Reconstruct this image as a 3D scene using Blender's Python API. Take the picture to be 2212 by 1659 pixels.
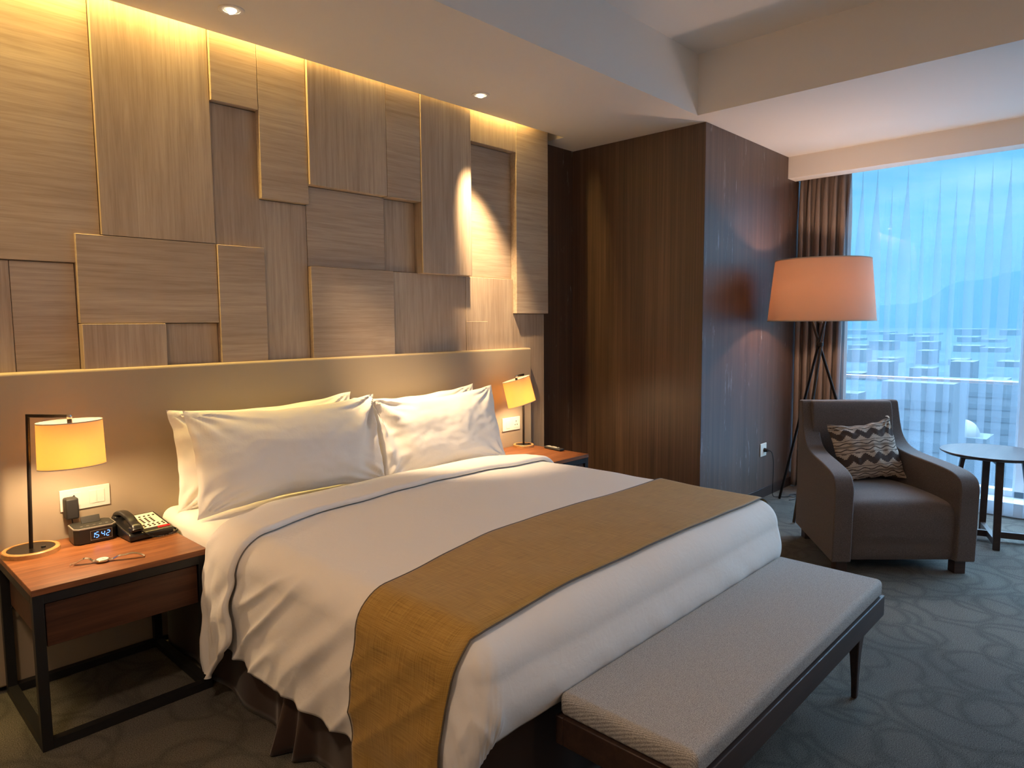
import bpy, bmesh, math, random
from mathutils import Vector, Matrix, noise
random.seed(7)
PI = math.pi
SC = bpy.context.scene
COL = SC.collection
for o in list(bpy.data.objects):
    bpy.data.objects.remove(o)

# ------------------------------------------------------------------ camera
FPX = 1471.8
YAW, PITCH, ROLL = math.radians(46.56), math.radians(-5.19), math.radians(-0.416)
CAM = Vector((-0.4966, -3.1911, 1.5239))
fwd = Vector((math.sin(YAW)*math.cos(PITCH), math.cos(YAW)*math.cos(PITCH), math.sin(PITCH)))
rgt = Vector((math.cos(YAW), -math.sin(YAW), 0)); up = rgt.cross(fwd)
r2 = rgt*math.cos(ROLL) + up*math.sin(ROLL); u2 = -rgt*math.sin(ROLL) + up*math.cos(ROLL)
cd = bpy.data.cameras.new('camera'); cam = bpy.data.objects.new('camera', cd); COL.objects.link(cam)
cd.sensor_width = 36; cd.lens = FPX/2212*36; cd.clip_end = 20000
cam.matrix_world = Matrix(((r2.x, u2.x, -fwd.x, CAM.x), (r2.y, u2.y, -fwd.y, CAM.y), (r2.z, u2.z, -fwd.z, CAM.z), (0, 0, 0, 1)))
SC.camera = cam
SC.view_settings.view_transform = 'Standard'; SC.view_settings.look = 'None'
SC.view_settings.gamma = 1; SC.view_settings.use_curve_mapping = False
SC.view_settings.exposure = 0.62
SC.cycles.use_denoising = True
SC.cycles.max_bounces = 10; SC.cycles.transparent_max_bounces = 16
SC.cycles.diffuse_bounces = 5
SC.cycles.sample_clamp_indirect = 6

# ------------------------------------------------------------------ node helper
class NT:
    def __init__(s, tree):
        s.t = tree; s.n = tree.nodes; s.l = tree.links; s.n.clear()
    def node(s, typ, **kw):
        n = s.n.new(typ)
        for k, v in kw.items():
            if k == 'ins':
                for a, b in v.items():
                    s.put(n.inputs[a], b)
            else: setattr(n, k, v)
        return n
    def put(s, sock, v):
        if isinstance(v, bpy.types.NodeSocket): s.l.new(v, sock)
        else:
            if isinstance(v, (tuple, list)) and len(v) == 3 and len(sock.default_value) == 4: v = (*v, 1)
            sock.default_value = v
    def m(s, op, a, b=0.0, c=0.0):
        n = s.n.new('ShaderNodeMath'); n.operation = op
        s.put(n.inputs[0], a); s.put(n.inputs[1], b); s.put(n.inputs[2], c)
        return n.outputs[0]
    def mix(s, f, a, b, blend='MIX'):
        n = s.n.new('ShaderNodeMix'); n.data_type = 'RGBA'; n.blend_type = blend
        s.put(n.inputs[0], f); s.put(n.inputs[6], a); s.put(n.inputs[7], b)
        return n.outputs[2]
    def coord(s, out='Object', scale=(1, 1, 1), rot=(0, 0, 0), rand=0):
        tc = s.n.new('ShaderNodeTexCoord'); mp = s.n.new('ShaderNodeMapping')
        mp.inputs['Scale'].default_value = scale; mp.inputs['Rotation'].default_value = rot
        s.l.new(tc.outputs[out], mp.inputs['Vector'])
        if rand:
            oi = s.n.new('ShaderNodeObjectInfo')
            s.l.new(s.m('MULTIPLY', oi.outputs['Random'], rand), mp.inputs['Location'])
        return mp.outputs[0]
    def noise(s, vec, scale=5, detail=3, rough=.5, dist=0):
        n = s.node('ShaderNodeTexNoise', ins={'Vector': vec, 'Scale': scale, 'Detail': detail, 'Roughness': rough, 'Distortion': dist})
        return n.outputs['Fac']
    def ramp(s, f, stops):
        n = s.n.new('ShaderNodeValToRGB'); s.put(n.inputs[0], f)
        e = n.color_ramp.elements
        while len(e) < len(stops): e.new(.5)
        for el, (p, c) in zip(e, stops):
            el.position = p; el.color = (*c, 1) if len(c) == 3 else c
        return n.outputs[0]
    def bump(s, h, strength=.2, dist=.01):
        return s.node('ShaderNodeBump', ins={'Height': h, 'Strength': strength, 'Distance': dist}).outputs[0]
    def sep(s, v):
        n = s.n.new('ShaderNodeSeparateXYZ'); s.l.new(v, n.inputs[0]); return n.outputs

def mat(name):
    m = bpy.data.materials.new(name); m.use_nodes = True
    t = NT(m.node_tree); o = t.node('ShaderNodeOutputMaterial')
    return m, t, o
def pbr(name, col, rough=.5, metal=0, spec=.5, build=None, **kw):
    m, t, o = mat(name)
    p = t.node('ShaderNodeBsdfPrincipled')
    t.put(p.inputs['Base Color'], col); t.put(p.inputs['Roughness'], rough); p.inputs['Metallic'].default_value = metal
    p.inputs['Specular IOR Level'].default_value = spec
    for k, v in kw.items(): t.put(p.inputs[k.replace('_', ' ')], v)
    if build: build(t, p)
    t.l.new(p.outputs[0], o.inputs[0])
    return m

# ------------------------------------------------------------------ world: overcast blue dusk sky with clouds
W = bpy.data.worlds.new('world'); SC.world = W; W.use_nodes = True
t = NT(W.node_tree); wo = t.node('ShaderNodeOutputWorld')
tc = t.node('ShaderNodeTexCoord'); sx = t.sep(tc.outputs['Generated'])
elev = sx[2]
mp = t.node('ShaderNodeMapping', ins={'Scale': (1.2, 1.2, 6)}); t.l.new(tc.outputs['Generated'], mp.inputs[0])
cl = t.noise(mp.outputs[0], 3.4, 6, .55, .3)
base = t.ramp(elev, [(0.0, (.36, .80, 1.0)), (.10, (.32, .76, 1.0)), (.16, (.15, .52, .92)), (.24, (.30, .58, .92)), (.4, (.44, .62, .90)), (1, (.44, .62, .90))])
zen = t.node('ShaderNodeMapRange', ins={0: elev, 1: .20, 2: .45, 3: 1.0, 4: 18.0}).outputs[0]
cloud = t.ramp(cl, [(.46, (0, 0, 0)), (.66, (1, 1, 1))])
colr = t.mix(t.m('MULTIPLY', cloud, .95), base, (.50, .84, 1.0))
dark = t.ramp(t.noise(mp.outputs[0], 2.1, 4, .5, .2), [(.42, (0, 0, 0)), (.62, (1, 1, 1))])
colr = t.mix(t.m('MULTIPLY', dark, .35), colr, (.13, .40, .72))
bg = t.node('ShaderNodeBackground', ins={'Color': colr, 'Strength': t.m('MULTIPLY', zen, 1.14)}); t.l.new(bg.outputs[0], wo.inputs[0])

# ------------------------------------------------------------------ lights (colours in linear RGB)
WARM = (1, .66, .38)
def light(name, typ, loc, energy, color=WARM, rot=None, aim=None, **kw):
    d = bpy.data.lights.new(name, typ); d.energy = energy; d.color = color
    for k, v in kw.items(): setattr(d, k, v)
    o = bpy.data.objects.new(name, d); COL.objects.link(o); o.location = loc
    if aim is not None: o.rotation_euler = (Vector(aim) - Vector(loc)).to_track_quat('-Z', 'Y').to_euler()
    if rot: o.rotation_euler = rot
    return o
ZL = 2.9276
# daylight entering through the window opening
sky = light('window_portal', 'AREA', (6.16, -3.2, 1.5), 1, (1, 1, 1), aim=(0, -3.2, 1.5), shape='RECTANGLE', size=4.9, size_y=2.9)
sky.data.cycles.is_portal = True
# ceiling downlights (right one washes the panelling, left one is turned to the pillows)
light('downlight_lamp', 'SPOT', (2.56, -.050, 2.895), 330, (1, .68, .36), aim=(2.88, .27, 1.98), spot_size=math.radians(37), spot_blend=1, shadow_soft_size=.025)
light('downlight_lamp', 'SPOT', (.985, -.11, 2.895), 400, (1, .70, .40), aim=(2.12, -.12, 1.0), spot_size=math.radians(33), spot_blend=1, shadow_soft_size=.02)
# warm LED strip hidden in the ceiling slot above the panelling
light('cove_strip', 'AREA', (.85, .235, 3.13), 66, (1, .68, .20), rot=(0, 0, 0), spread=math.radians(135), shape='RECTANGLE', size=4.9, size_y=.03)
# added warm fill, out of view: area lights on the entrance side and raised ceiling
for (x, y, z, e) in ((-1.0, -2.1, 3.3, 23), (.9, -5.2, 3.3, 9), (3.2, -5.2, 3.3, 6)):
    light('room_fill', 'AREA', (x, y, z), e, (1, .70, .46), rot=(0, 0, 0), shape='DISK', size=.35)

# ------------------------------------------------------------------ mesh helpers
class MB:
    def __init__(s): s.v = []; s.f = []; s.mi = []
    def add(s, vs, fs):
        b = len(s.v); s.v += [tuple(p) for p in vs]; s.f += [tuple(i+b for i in f) for f in fs]; return s
    def box(s, x0, x1, y0, y1, z0, z1):
        x0, x1 = min(x0, x1), max(x0, x1); y0, y1 = min(y0, y1), max(y0, y1); z0, z1 = min(z0, z1), max(z0, z1)
        v = [(x, y, z) for z in (z0, z1) for y in (y0, y1) for x in (x0, x1)]
        return s.add(v, [(0, 2, 3, 1), (4, 5, 7, 6), (0, 1, 5, 4), (2, 6, 7, 3), (0, 4, 6, 2), (1, 3, 7, 5)])
    def bar(s, a, b, w, h=None, w2=None, h2=None, upv=(0, 0, 1)):
        h = h or w; w2 = w2 or w; h2 = h2 or h
        a, b = Vector(a), Vector(b); d = (b-a).normalized(); U = Vector(upv)
        if abs(d.dot(U)) > .95: U = Vector((0, 1, 0))
        R = d.cross(U).normalized(); U = R.cross(d).normalized()
        v = []
        for p, ww, hh in ((a, w, h), (b, w2, h2)):
            v += [p-R*ww/2-U*hh/2, p+R*ww/2-U*hh/2, p+R*ww/2+U*hh/2, p-R*ww/2+U*hh/2]
        return s.add(v, [(0, 3, 2, 1), (4, 5, 6, 7), (0, 1, 5, 4), (1, 2, 6, 5), (2, 3, 7, 6), (3, 0, 4, 7)])
    def tube(s, pts, r, n=12, rr=None, cap=True):
        pts = [Vector(p) for p in pts]; m = len(pts); rings = []; U = None
        for i, p in enumerate(pts):
            d = (pts[min(i+1, m-1)] - pts[max(i-1, 0)]).normalized()
            if U is None:
                U = Vector((0, 0, 1)) if abs(d.z) < .9 else Vector((1, 0, 0))
            R = d.cross(U).normalized(); U = R.cross(d).normalized()
            q = rr[i] if rr else r
            rings.append([p + (R*math.cos(2*PI*k/n) + U*math.sin(2*PI*k/n))*q for k in range(n)])
        v = [p for g in rings for p in g]; f = []
        for i in range(m-1):
            for k in range(n):
                f.append((i*n+k, i*n+(k+1) % n, (i+1)*n+(k+1) % n, (i+1)*n+k))
        if cap: f += [tuple(range(n-1, -1, -1)), tuple((m-1)*n+k for k in range(n))]
        return s.add(v, f)
    def lathe(s, prof, c=(0, 0, 0), n=48, sx=1, sy=1, closed=False):
        v = []; f = []
        for (r, z) in prof:
            v += [(c[0]+r*sx*math.cos(2*PI*k/n), c[1]+r*sy*math.sin(2*PI*k/n), c[2]+z) for k in range(n)]
        m = len(prof)
        for i in range(m if closed else m-1):
            j = (i+1) % m
            for k in range(n):
                f.append((i*n+k, i*n+(k+1) % n, j*n+(k+1) % n, j*n+k))
        if not closed:
            if prof[0][0] > 1e-6: f.append(tuple(range(n-1, -1, -1)))
            if prof[-1][0] > 1e-6: f.append(tuple((m-1)*n+k for k in range(n)))
        return s.add(v, f)
    def prism(s, poly, axis, a, b):
        # poly: 2D points; axis 'x','y','z' = extrusion axis between a and b
        def P(p, q):
            return {'x': (q, p[0], p[1]), 'y': (p[0], q, p[1]), 'z': (p[0], p[1], q)}[axis]
        n = len(poly); v = [P(p, a) for p in poly] + [P(p, b) for p in poly]
        f = [tuple(range(n-1, -1, -1)), tuple(range(n, 2*n))] + [(i, (i+1) % n, n+(i+1) % n, n+i) for i in range(n)]
        return s.add(v, f)
    def grid(s, nu, nv, fn, closed_u=False):
        v = [fn(i, j) for j in range(nv) for i in range(nu)]
        f = []
        for j in range(nv-1):
            for i in range(nu if closed_u else nu-1):
                i2 = (i+1) % nu
                f.append((j*nu+i, j*nu+i2, (j+1)*nu+i2, (j+1)*nu+i))
        return s.add(v, f)
    def xf(s, M):
        s.v = [tuple(M @ Vector(p)) for p in s.v]; return s
    def build(s, name, m, parent=None, local=False, bevel=0, seg=2, smooth=True, solid=0, subsurf=0, angle=38, weld=False):
        me = bpy.data.meshes.new(name)
        off = Vector((0, 0, 0))
        if parent is not None and not local:
            p = parent
            while p is not None: off += p.location; p = p.parent
        me.from_pydata([tuple(Vector(p)-off) for p in s.v], [], s.f)
        bm = bmesh.new(); bm.from_mesh(me)
        if weld: bmesh.ops.remove_doubles(bm, verts=bm.verts, dist=1e-5)
        bmesh.ops.recalc_face_normals(bm, faces=bm.faces); bm.to_mesh(me); bm.free()
        if smooth:
            me.shade_smooth(); me.set_sharp_from_angle(angle=math.radians(angle))
        me.materials.append(m)
        o = bpy.data.objects.new(name, me); COL.objects.link(o)
        if parent is not None: o.parent = parent
        if solid:
            q = o.modifiers.new('thickness', 'SOLIDIFY'); q.thickness = solid; q.offset = -1
        if bevel:
            q = o.modifiers.new('edge', 'BEVEL'); q.width = bevel; q.segments = seg; q.limit_method = 'ANGLE'; q.angle_limit = math.radians(40)
            q.harden_normals = False
        if subsurf:
            q = o.modifiers.new('sub', 'SUBSURF'); q.levels = subsurf; q.render_levels = subsurf
        return o
def tag(o, label=None, cat=None, group=None, kind=None):
    if label: o['label'] = label
    if cat: o['category'] = cat
    if group: o['group'] = group
    if kind: o['kind'] = kind
    return o
def thing(name, label, cat, loc=(0, 0, 0), rz=0, group=None, kind=None):
    o = bpy.data.objects.new(name, None); COL.objects.link(o); o.location = loc; o.rotation_euler = (0, 0, rz)
    o.empty_display_size = .05
    return tag(o, label, cat, group, kind)
def struct(o): o['kind'] = 'structure'; return o
def copy_tree(o, parent=None):
    c = o.copy(); COL.objects.link(c); c.parent = parent
    for ch in list(o.children): copy_tree(ch, c)
    return c
def nz(x, y, z=0.0): return noise.noise(Vector((x, y, z)))
def sstep(a, b, x):
    t = max(0, min(1, (x-a)/(b-a))); return t*t*(3-2*t)

# ------------------------------------------------------------------ materials
def fabric_build(scale=900, strength=.15, sheen=.0):
    def f(t, p):
        c = t.coord('Object', (scale, scale, scale))
        w = t.noise(c, 1, 2, .5)
        t.l.new(t.bump(w, strength, .002), p.inputs['Normal'])
        p.inputs['Sheen Weight'].default_value = sheen
    return f
def paint_build(t, p):
    t.l.new(t.bump(t.noise(t.coord(), 160, 2), .04, .002), p.inputs['Normal'])
M = {}
M['paint'] = pbr('white_paint', (.80, .76, .72), .85, spec=.2, build=paint_build)
M['wallpaint'] = pbr('cream_paint', (.62, .55, .47), .85, spec=.2, build=paint_build)
def oak(name, vertical):
    def f(t, p):
        sc = (46, 46, 1.7) if vertical else (1.7, 46, 46)
        c = t.coord('Object', sc, rand=30)
        a = t.noise(c, 1.3, 5, .6, .4)
        sc2 = (240, 240, 7) if vertical else (7, 240, 240)
        b = t.noise(t.coord('Object', sc2, rand=11), 1, 3, .6)
        sc3 = (3.2, 3.2, .45) if vertical else (.45, 3.2, 3.2)
        d = t.noise(t.coord('Object', sc3, rand=17), 1.5, 2, .5)
        h = t.m('ADD', t.m('MULTIPLY', a, .62), t.m('MULTIPLY', b, .38))
        c1 = t.ramp(h, [(.30, (.32, .245, .185)), (.5, (.44, .35, .27)), (.70, (.53, .435, .34))])
        c2 = t.mix(t.ramp(d, [(.35, (0, 0, 0)), (.65, (1, 1, 1))]), c1, t.mix(1, c1, (.84, .80, .78), 'MULTIPLY'))
        t.l.new(c2, p.inputs['Base Color'])
        t.l.new(t.bump(h, .12, .002), p.inputs['Normal'])
    return pbr(name, (.5, .4, .3), .5, spec=.35, build=f)
M['oak_h'] = oak('oak_laminate_horizontal', False); M['oak_v'] = oak('oak_laminate_vertical', True)
def redwood(name, lo, mi, hi, axis=0, rough=.38):
    def f(t, p):
        sc = [26, 26, 26]; sc[axis] = 1.8
        a = t.noise(t.coord('Object', tuple(sc)), 1, 5, .6, .6)
        sc = [190, 190, 190]; sc[axis] = 7
        b = t.noise(t.coord('Object', tuple(sc)), 1, 2)
        h = t.m('ADD', t.m('MULTIPLY', a, .7), t.m('MULTIPLY', b, .3))
        t.l.new(t.ramp(h, [(.35, lo), (.5, mi), (.66, hi)]), p.inputs['Base Color'])
    return pbr(name, mi, rough, spec=.5, build=f)
M['redwood'] = redwood('reddish_table_wood', (.13, .042, .016), (.21, .074, .027), (.30, .115, .045))
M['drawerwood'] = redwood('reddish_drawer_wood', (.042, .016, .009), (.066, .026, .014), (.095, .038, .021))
M['darkwood'] = redwood('dark_walnut', (.022, .011, .008), (.034, .017, .012), (.05, .026, .018), rough=.5)
M['oakring'] = redwood('lamp_base_wood', (.30, .14, .05), (.42, .21, .08), (.5, .27, .11))
M['tabledark'] = redwood('dark_table_top', (.022, .010, .007), (.036, .016, .010), (.05, .024, .015), rough=.42)
M['tabledark'].node_tree.nodes['Principled BSDF'].inputs['Specular IOR Level'].default_value = .3
M['steel'] = pbr('black_steel', (.010, .010, .012), .45, spec=.5)
M['black'] = pbr('black_plastic', (.012, .011, .011), .32)
M['blackmat'] = pbr('matte_black_plastic', (.016, .015, .015), .6)
M['bronze'] = pbr('dark_bronze_metal', (.022, .016, .013), .32, metal=.6)
M['chrome'] = pbr('polished_metal', (.7, .66, .6), .2, metal=1)
M['white_plastic'] = pbr('white_plastic', (.74, .70, .62), .35)
M['keyplate'] = pbr('phone_faceplate', (.72, .62, .52), .5)
M['red'] = pbr('red_plastic', (.5, .01, .015), .35)
M['grey'] = pbr('grey_trim', (.22, .20, .18), .4)
def paper(t, p):
    # vertical threads of the brown textile wallpaper, with pale vertical scuffs
    a = t.noise(t.coord('Object', (170, 170, 1.1)), 1, 4, .65)
    b = t.noise(t.coord('Object', (26, 26, .35)), 1, 3, .6)
    h = t.m('ADD', t.m('MULTIPLY', a, .65), t.m('MULTIPLY', b, .35))
    c = t.ramp(h, [(.36, (.036, .019, .012)), (.5, (.075, .038, .023)), (.66, (.14, .075, .048))])
    s1 = t.noise(t.coord('Object', (14, 14, 1.7)), 1, 5, .72, 1.2)
    s2 = t.noise(t.coord('Object', (90, 90, 9)), 1, 3, .7)
    sc = t.m('MULTIPLY', t.ramp(s1, [(.60, (0, 0, 0)), (.66, (1, 1, 1))]), t.ramp(s2, [(.45, (0, 0, 0)), (.6, (1, 1, 1))]))
    nrm = t.node('ShaderNodeNewGeometry').outputs['Normal']
    side = t.m('GREATER_THAN', t.m('MULTIPLY', t.sep(nrm)[1], -1), .5)
    # the scuffs are only on the face towards the room that luggage brushes past
    sc = t.m('MULTIPLY', t.m('MULTIPLY', sc, side), .75)
    t.l.new(t.mix(sc, c, (.33, .33, .34)), p.inputs['Base Color'])
    t.l.new(t.bump(h, .25, .002), p.inputs['Normal'])
    t.put(p.inputs['Roughness'], t.m('ADD', .34, t.m('MULTIPLY', a, .28)))
M['paper'] = pbr('brown_textile_wallpaper', (.05, .025, .015), .4, spec=.8, build=paper, Coat_Weight=.25, Coat_Roughness=.38)
def carpet(t, p):
    co = t.coord('Object', (1, 1, 1))
    tw = t.noise(co, 3.5, 2)
    wv = t.node('ShaderNodeVectorMath', operation='ADD')
    sc = t.node('ShaderNodeVectorMath', operation='SCALE'); 
    nn = t.node('ShaderNodeTexNoise', ins={'Vector': co, 'Scale': 5.0, 'Detail': 2.0})
    t.l.new(nn.outputs['Color'], sc.inputs[0]); sc.inputs['Scale'].default_value = .07
    t.l.new(co, wv.inputs[0]); t.l.new(sc.outputs[0], wv.inputs[1])
    tot = None
    for i, (s, off, r) in enumerate(((2.9, (0, 0, 0), .42), (2.5, (.37, .61, 0), .46), (3.4, (.8, .2, 0), .40))):
        mp = t.node('ShaderNodeMapping', ins={'Location': off, 'Scale': (1, .8, 0)}); t.l.new(wv.outputs[0], mp.inputs[0])
        vo = t.node('ShaderNodeTexVoronoi', voronoi_dimensions='2D', ins={'Vector': mp.outputs[0], 'Scale': s, 'Randomness': .75})
        d = t.m('ABSOLUTE', t.m('SUBTRACT', vo.outputs['Distance'], r))
        line = t.m('SUBTRACT', 1, t.m('SMOOTH_MIN', 1, t.m('DIVIDE', d, .065), .3))
        line = t.m('MAXIMUM', line, 0)
        tot = line if tot is None else t.m('MAXIMUM', tot, line)
    fib = t.noise(t.coord('Object', (260, 260, 260)), 1, 4, .75)
    patch = t.noise(co, 1.6, 3)
    c = t.mix(t.ramp(patch, [(.35, (0, 0, 0)), (.65, (1, 1, 1))]), (.125, .118, .108), (.17, .155, .135))
    c = t.mix(t.m('MULTIPLY', tot, .48), c, (.065, .068, .06))
    c = t.mix(t.ramp(fib, [(.35, (0, 0, 0)), (.65, (1, 1, 1))]), t.mix(1, c, (.30, .30, .30), 'MULTIPLY'), t.mix(1, c, (1.75, 1.75, 1.75), 'MULTIPLY'))
    t.l.new(c, p.inputs['Base Color'])
    t.l.new(t.bump(fib, .8, .012), p.inputs['Normal'])
M['carpet'] = pbr('patterned_carpet', (.1, .09, .08), .95, spec=.1, build=carpet)
def cotton(t, p):
    a = t.noise(t.coord('Object', (1, 1, 1)), 34, 3, .55, .6)
    t.l.new(t.bump(a, .10, .012), p.inputs['Normal'])
M['cotton'] = pbr('white_cotton', (.80, .77, .74), .75, spec=.2, build=cotton, Sheen_Weight=.15)
M['headboard'] = pbr('taupe_upholstery', (.38, .305, .215), .5, spec=.35, build=fabric_build(500, .1))
def runner(t, p):
    c0 = t.node('ShaderNodeTexCoord').outputs['UV']
    mp = t.node('ShaderNodeMapping', ins={'Scale': (8, 520, 1)}); t.l.new(c0, mp.inputs[0])
    a = t.noise(mp.outputs[0], 1, 3, .6)
    mp = t.node('ShaderNodeMapping', ins={'Scale': (420, 9, 1)}); t.l.new(c0, mp.inputs[0])
    b = t.noise(mp.outputs[0], 1, 3, .6)
    h = t.m('ADD', t.m('MULTIPLY', a, .5), t.m('MULTIPLY', b, .5))
    t.l.new(t.ramp(h, [(.36, (.22, .115, .018)), (.5, (.35, .20, .038)), (.64, (.45, .28, .065))]), p.inputs['Base Color'])
    t.l.new(t.bump(h, .2, .002), p.inputs['Normal'])
M['runner'] = pbr('gold_brown_slub_fabric', (.3, .17, .04), .6, spec=.3, build=runner, Sheen_Weight=.2)
M['piping'] = pbr('grey_brown_piping', (.10, .075, .05), .6)
M['skirt'] = pbr('dark_brown_valance_fabric', (.032, .015, .010), .6, spec=.3, Sheen_Weight=.2)
def twill(t, p):
    co = t.coord('Object', (1, 1, 1)); s = t.sep(co)
    w = t.m('SINE', t.m('MULTIPLY', t.m('ADD', t.m('ADD', s[0], t.m('MULTIPLY', s[1], .18)), t.m('MULTIPLY', s[2], .4)), 1350))
    g = t.noise(t.coord('Object', (420, 420, 420)), 1, 2, .7)
    h = t.m('ADD', t.m('MULTIPLY', w, .09), g)
    t.l.new(t.ramp(h, [(.36, (.20, .19, .185)), (.52, (.36, .35, .34)), (.7, (.55, .53, .51))]), p.inputs['Base Color'])
    t.l.new(t.bump(h, .25, .002), p.inputs['Normal'])
M['twill'] = pbr('grey_twill_upholstery', (.3, .29, .28), .85, spec=.2, build=twill)
def tweed(t, p):
    g = t.noise(t.coord('Object', (330, 330, 330)), 1, 3, .75)
    t.l.new(t.ramp(g, [(.36, (.062, .048, .045)), (.52, (.10, .080, .075)), (.68, (.165, .135, .125))]), p.inputs['Base Color'])
    t.l.new(t.bump(g, .2, .002), p.inputs['Normal'])
M['tweed'] = pbr('grey_brown_chair_fabric', (.12, .09, .08), .85, spec=.2, build=tweed, Sheen_Weight=.15)
M['drape'] = pbr('taupe_satin_drape', (.20, .155, .135), .5, spec=.35, build=fabric_build(400, .1), Sheen_Weight=.2)
# sheer curtain
m, t, o = mat('sheer_voile')
tr = t.node('ShaderNodeBsdfTransparent', ins={'Color': (1, 1, 1, 1)})
tl = t.node('ShaderNodeBsdfTranslucent', ins={'Color': (.34, .42, .50, 1)})
df = t.node('ShaderNodeBsdfDiffuse', ins={'Color': (.38, .42, .46, 1)})
a = t.node('ShaderNodeMixShader', ins={0: .5, 1: tl.outputs[0], 2: df.outputs[0]})
b = t.node('ShaderNodeMixShader', ins={0: .22, 1: tr.outputs[0], 2: a.outputs[0]}); t.l.new(b.outputs[0], o.inputs[0])
M['sheer'] = m
def shade_mat(name, col, tcol, f=.5):
    m, t, o = mat(name)
    w = t.noise(t.coord('Object', (500, 500, 120)), 1, 2)
    c = t.mix(t.m('MULTIPLY', w, .3), tcol, tuple(x*.75 for x in tcol))
    tl = t.node('ShaderNodeBsdfTranslucent', ins={'Color': c})
    df = t.node('ShaderNodeBsdfDiffuse', ins={'Color': (*col, 1)})
    b = t.node('ShaderNodeMixShader', ins={0: f, 1: df.outputs[0], 2: tl.outputs[0]}); t.l.new(b.outputs[0], o.inputs[0])
    return m
M['shade'] = shade_mat('cream_linen_shade', (.80, .68, .54), (1.0, .70, .25), .5)
M['bigshade'] = shade_mat('beige_linen_shade', (.66, .52, .42), (.62, .42, .29), .35)
M['shade_edge'] = pbr('shade_binding', (.50, .43, .36), .7)
def emis(name, col, s):
    m, t, o = mat(name); e = t.node('ShaderNodeEmission', ins={'Color': (*col, 1), 'Strength': s}); t.l.new(e.outputs[0], o.inputs[0]); return m
M['led'] = emis('downlight_glow', (1, .86, .62), 9)
M['bulb'] = emis('lamp_bulb_glow', (1, .75, .45), 6)
M['digit'] = emis('clock_digit_glow', (.12, .30, 1), 2.2)
m, t, o = mat('window_glass')
g = t.node('ShaderNodeBsdfGlossy', ins={'Color': (1, 1, 1, 1), 'Roughness': .02})
tr = t.node('ShaderNodeBsdfTransparent', ins={'Color': (.93, .98, 1, 1)})
b = t.node('ShaderNodeMixShader', ins={0: .05, 1: tr.outputs[0], 2: g.outputs[0]}); t.l.new(b.outputs[0], o.inputs[0])
M['glass'] = m
M['mullion'] = pbr('grey_aluminium', (.45, .47, .5), .4, metal=.3)
M['sill'] = pbr('pale_sill', (.6, .6, .6), .5)
M['paleframe'] = pbr('white_aluminium', (.75, .77, .8), .4)
def ikat(t, p):
    uv = t.node('ShaderNodeTexCoord').outputs['UV']; s = t.sep(uv); U, V = s[0], s[1]
    jit = t.m('MULTIPLY', t.m('SUBTRACT', t.noise(uv, 45, 2), .5), .03)
    V = t.m('ADD', V, t.m('MULTIPLY', jit, .35)); Uj = t.m('ADD', U, jit)
    vv = t.m('FRACT', t.m('ADD', t.m('DIVIDE', V, .42), .36))
    tri = t.m('MULTIPLY', t.m('ABSOLUTE', t.m('SUBTRACT', t.m('FRACT', t.m('MULTIPLY', Uj, 4.8)), .5)), 2)
    st = t.m('DIVIDE', t.m('FLOOR', t.m('MULTIPLY', tri, 4.6)), 4)
    w = t.m('DIVIDE', vv, .44)
    zig = t.m('LESS_THAN', t.m('ABSOLUTE', t.m('SUBTRACT', w, t.m('ADD', .29, t.m('MULTIPLY', st, .42)))), .33)
    zig = t.m('MULTIPLY', zig, t.m('LESS_THAN', vv, .44))
    sn = t.m('MULTIPLY', t.m('SINE', t.m('MULTIPLY', Uj, 2*PI*4.8)), .035)
    w1 = t.m('LESS_THAN', t.m('ABSOLUTE', t.m('SUBTRACT', t.m('ADD', vv, sn), .60)), .02)
    w2 = t.m('LESS_THAN', t.m('ABSOLUTE', t.m('ADD', t.m('SUBTRACT', vv, .84), sn)), .02)
    l1 = t.m('LESS_THAN', t.m('ABSOLUTE', t.m('SUBTRACT', vv, .49)), .011)
    l2 = t.m('LESS_THAN', t.m('ABSOLUTE', t.m('SUBTRACT', vv, .95)), .011)
    g = t.m('MULTIPLY', t.m('LESS_THAN', t.m('ABSOLUTE', t.m('SUBTRACT', vv, .72)), .045), .65)
    dsh = t.m('MULTIPLY', t.m('LESS_THAN', t.m('ABSOLUTE', t.m('SUBTRACT', vv, .455)), .014), t.m('LESS_THAN', tri, .35))
    k = t.m('MAXIMUM', t.m('MAXIMUM', t.m('MAXIMUM', zig, w1), t.m('MAXIMUM', w2, l1)), t.m('MAXIMUM', t.m('MAXIMUM', l2, g), dsh))
    c = t.mix(k, (.38, .32, .27), (.060, .045, .042))
    t.l.new(c, p.inputs['Base Color'])
    t.l.new(t.bump(t.noise(uv, 400, 2), .2, .002), p.inputs['Normal'])
M['ikat'] = pbr('woven_zigzag_cushion_fabric', (.4, .35, .3), .85, spec=.2, build=ikat)
def setuv(o, fn):
    me = o.data; uvl = me.uv_layers.new(name='UVMap')
    for lp in me.loops: uvl.data[lp.index].uv = fn(lp.vertex_index)

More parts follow.
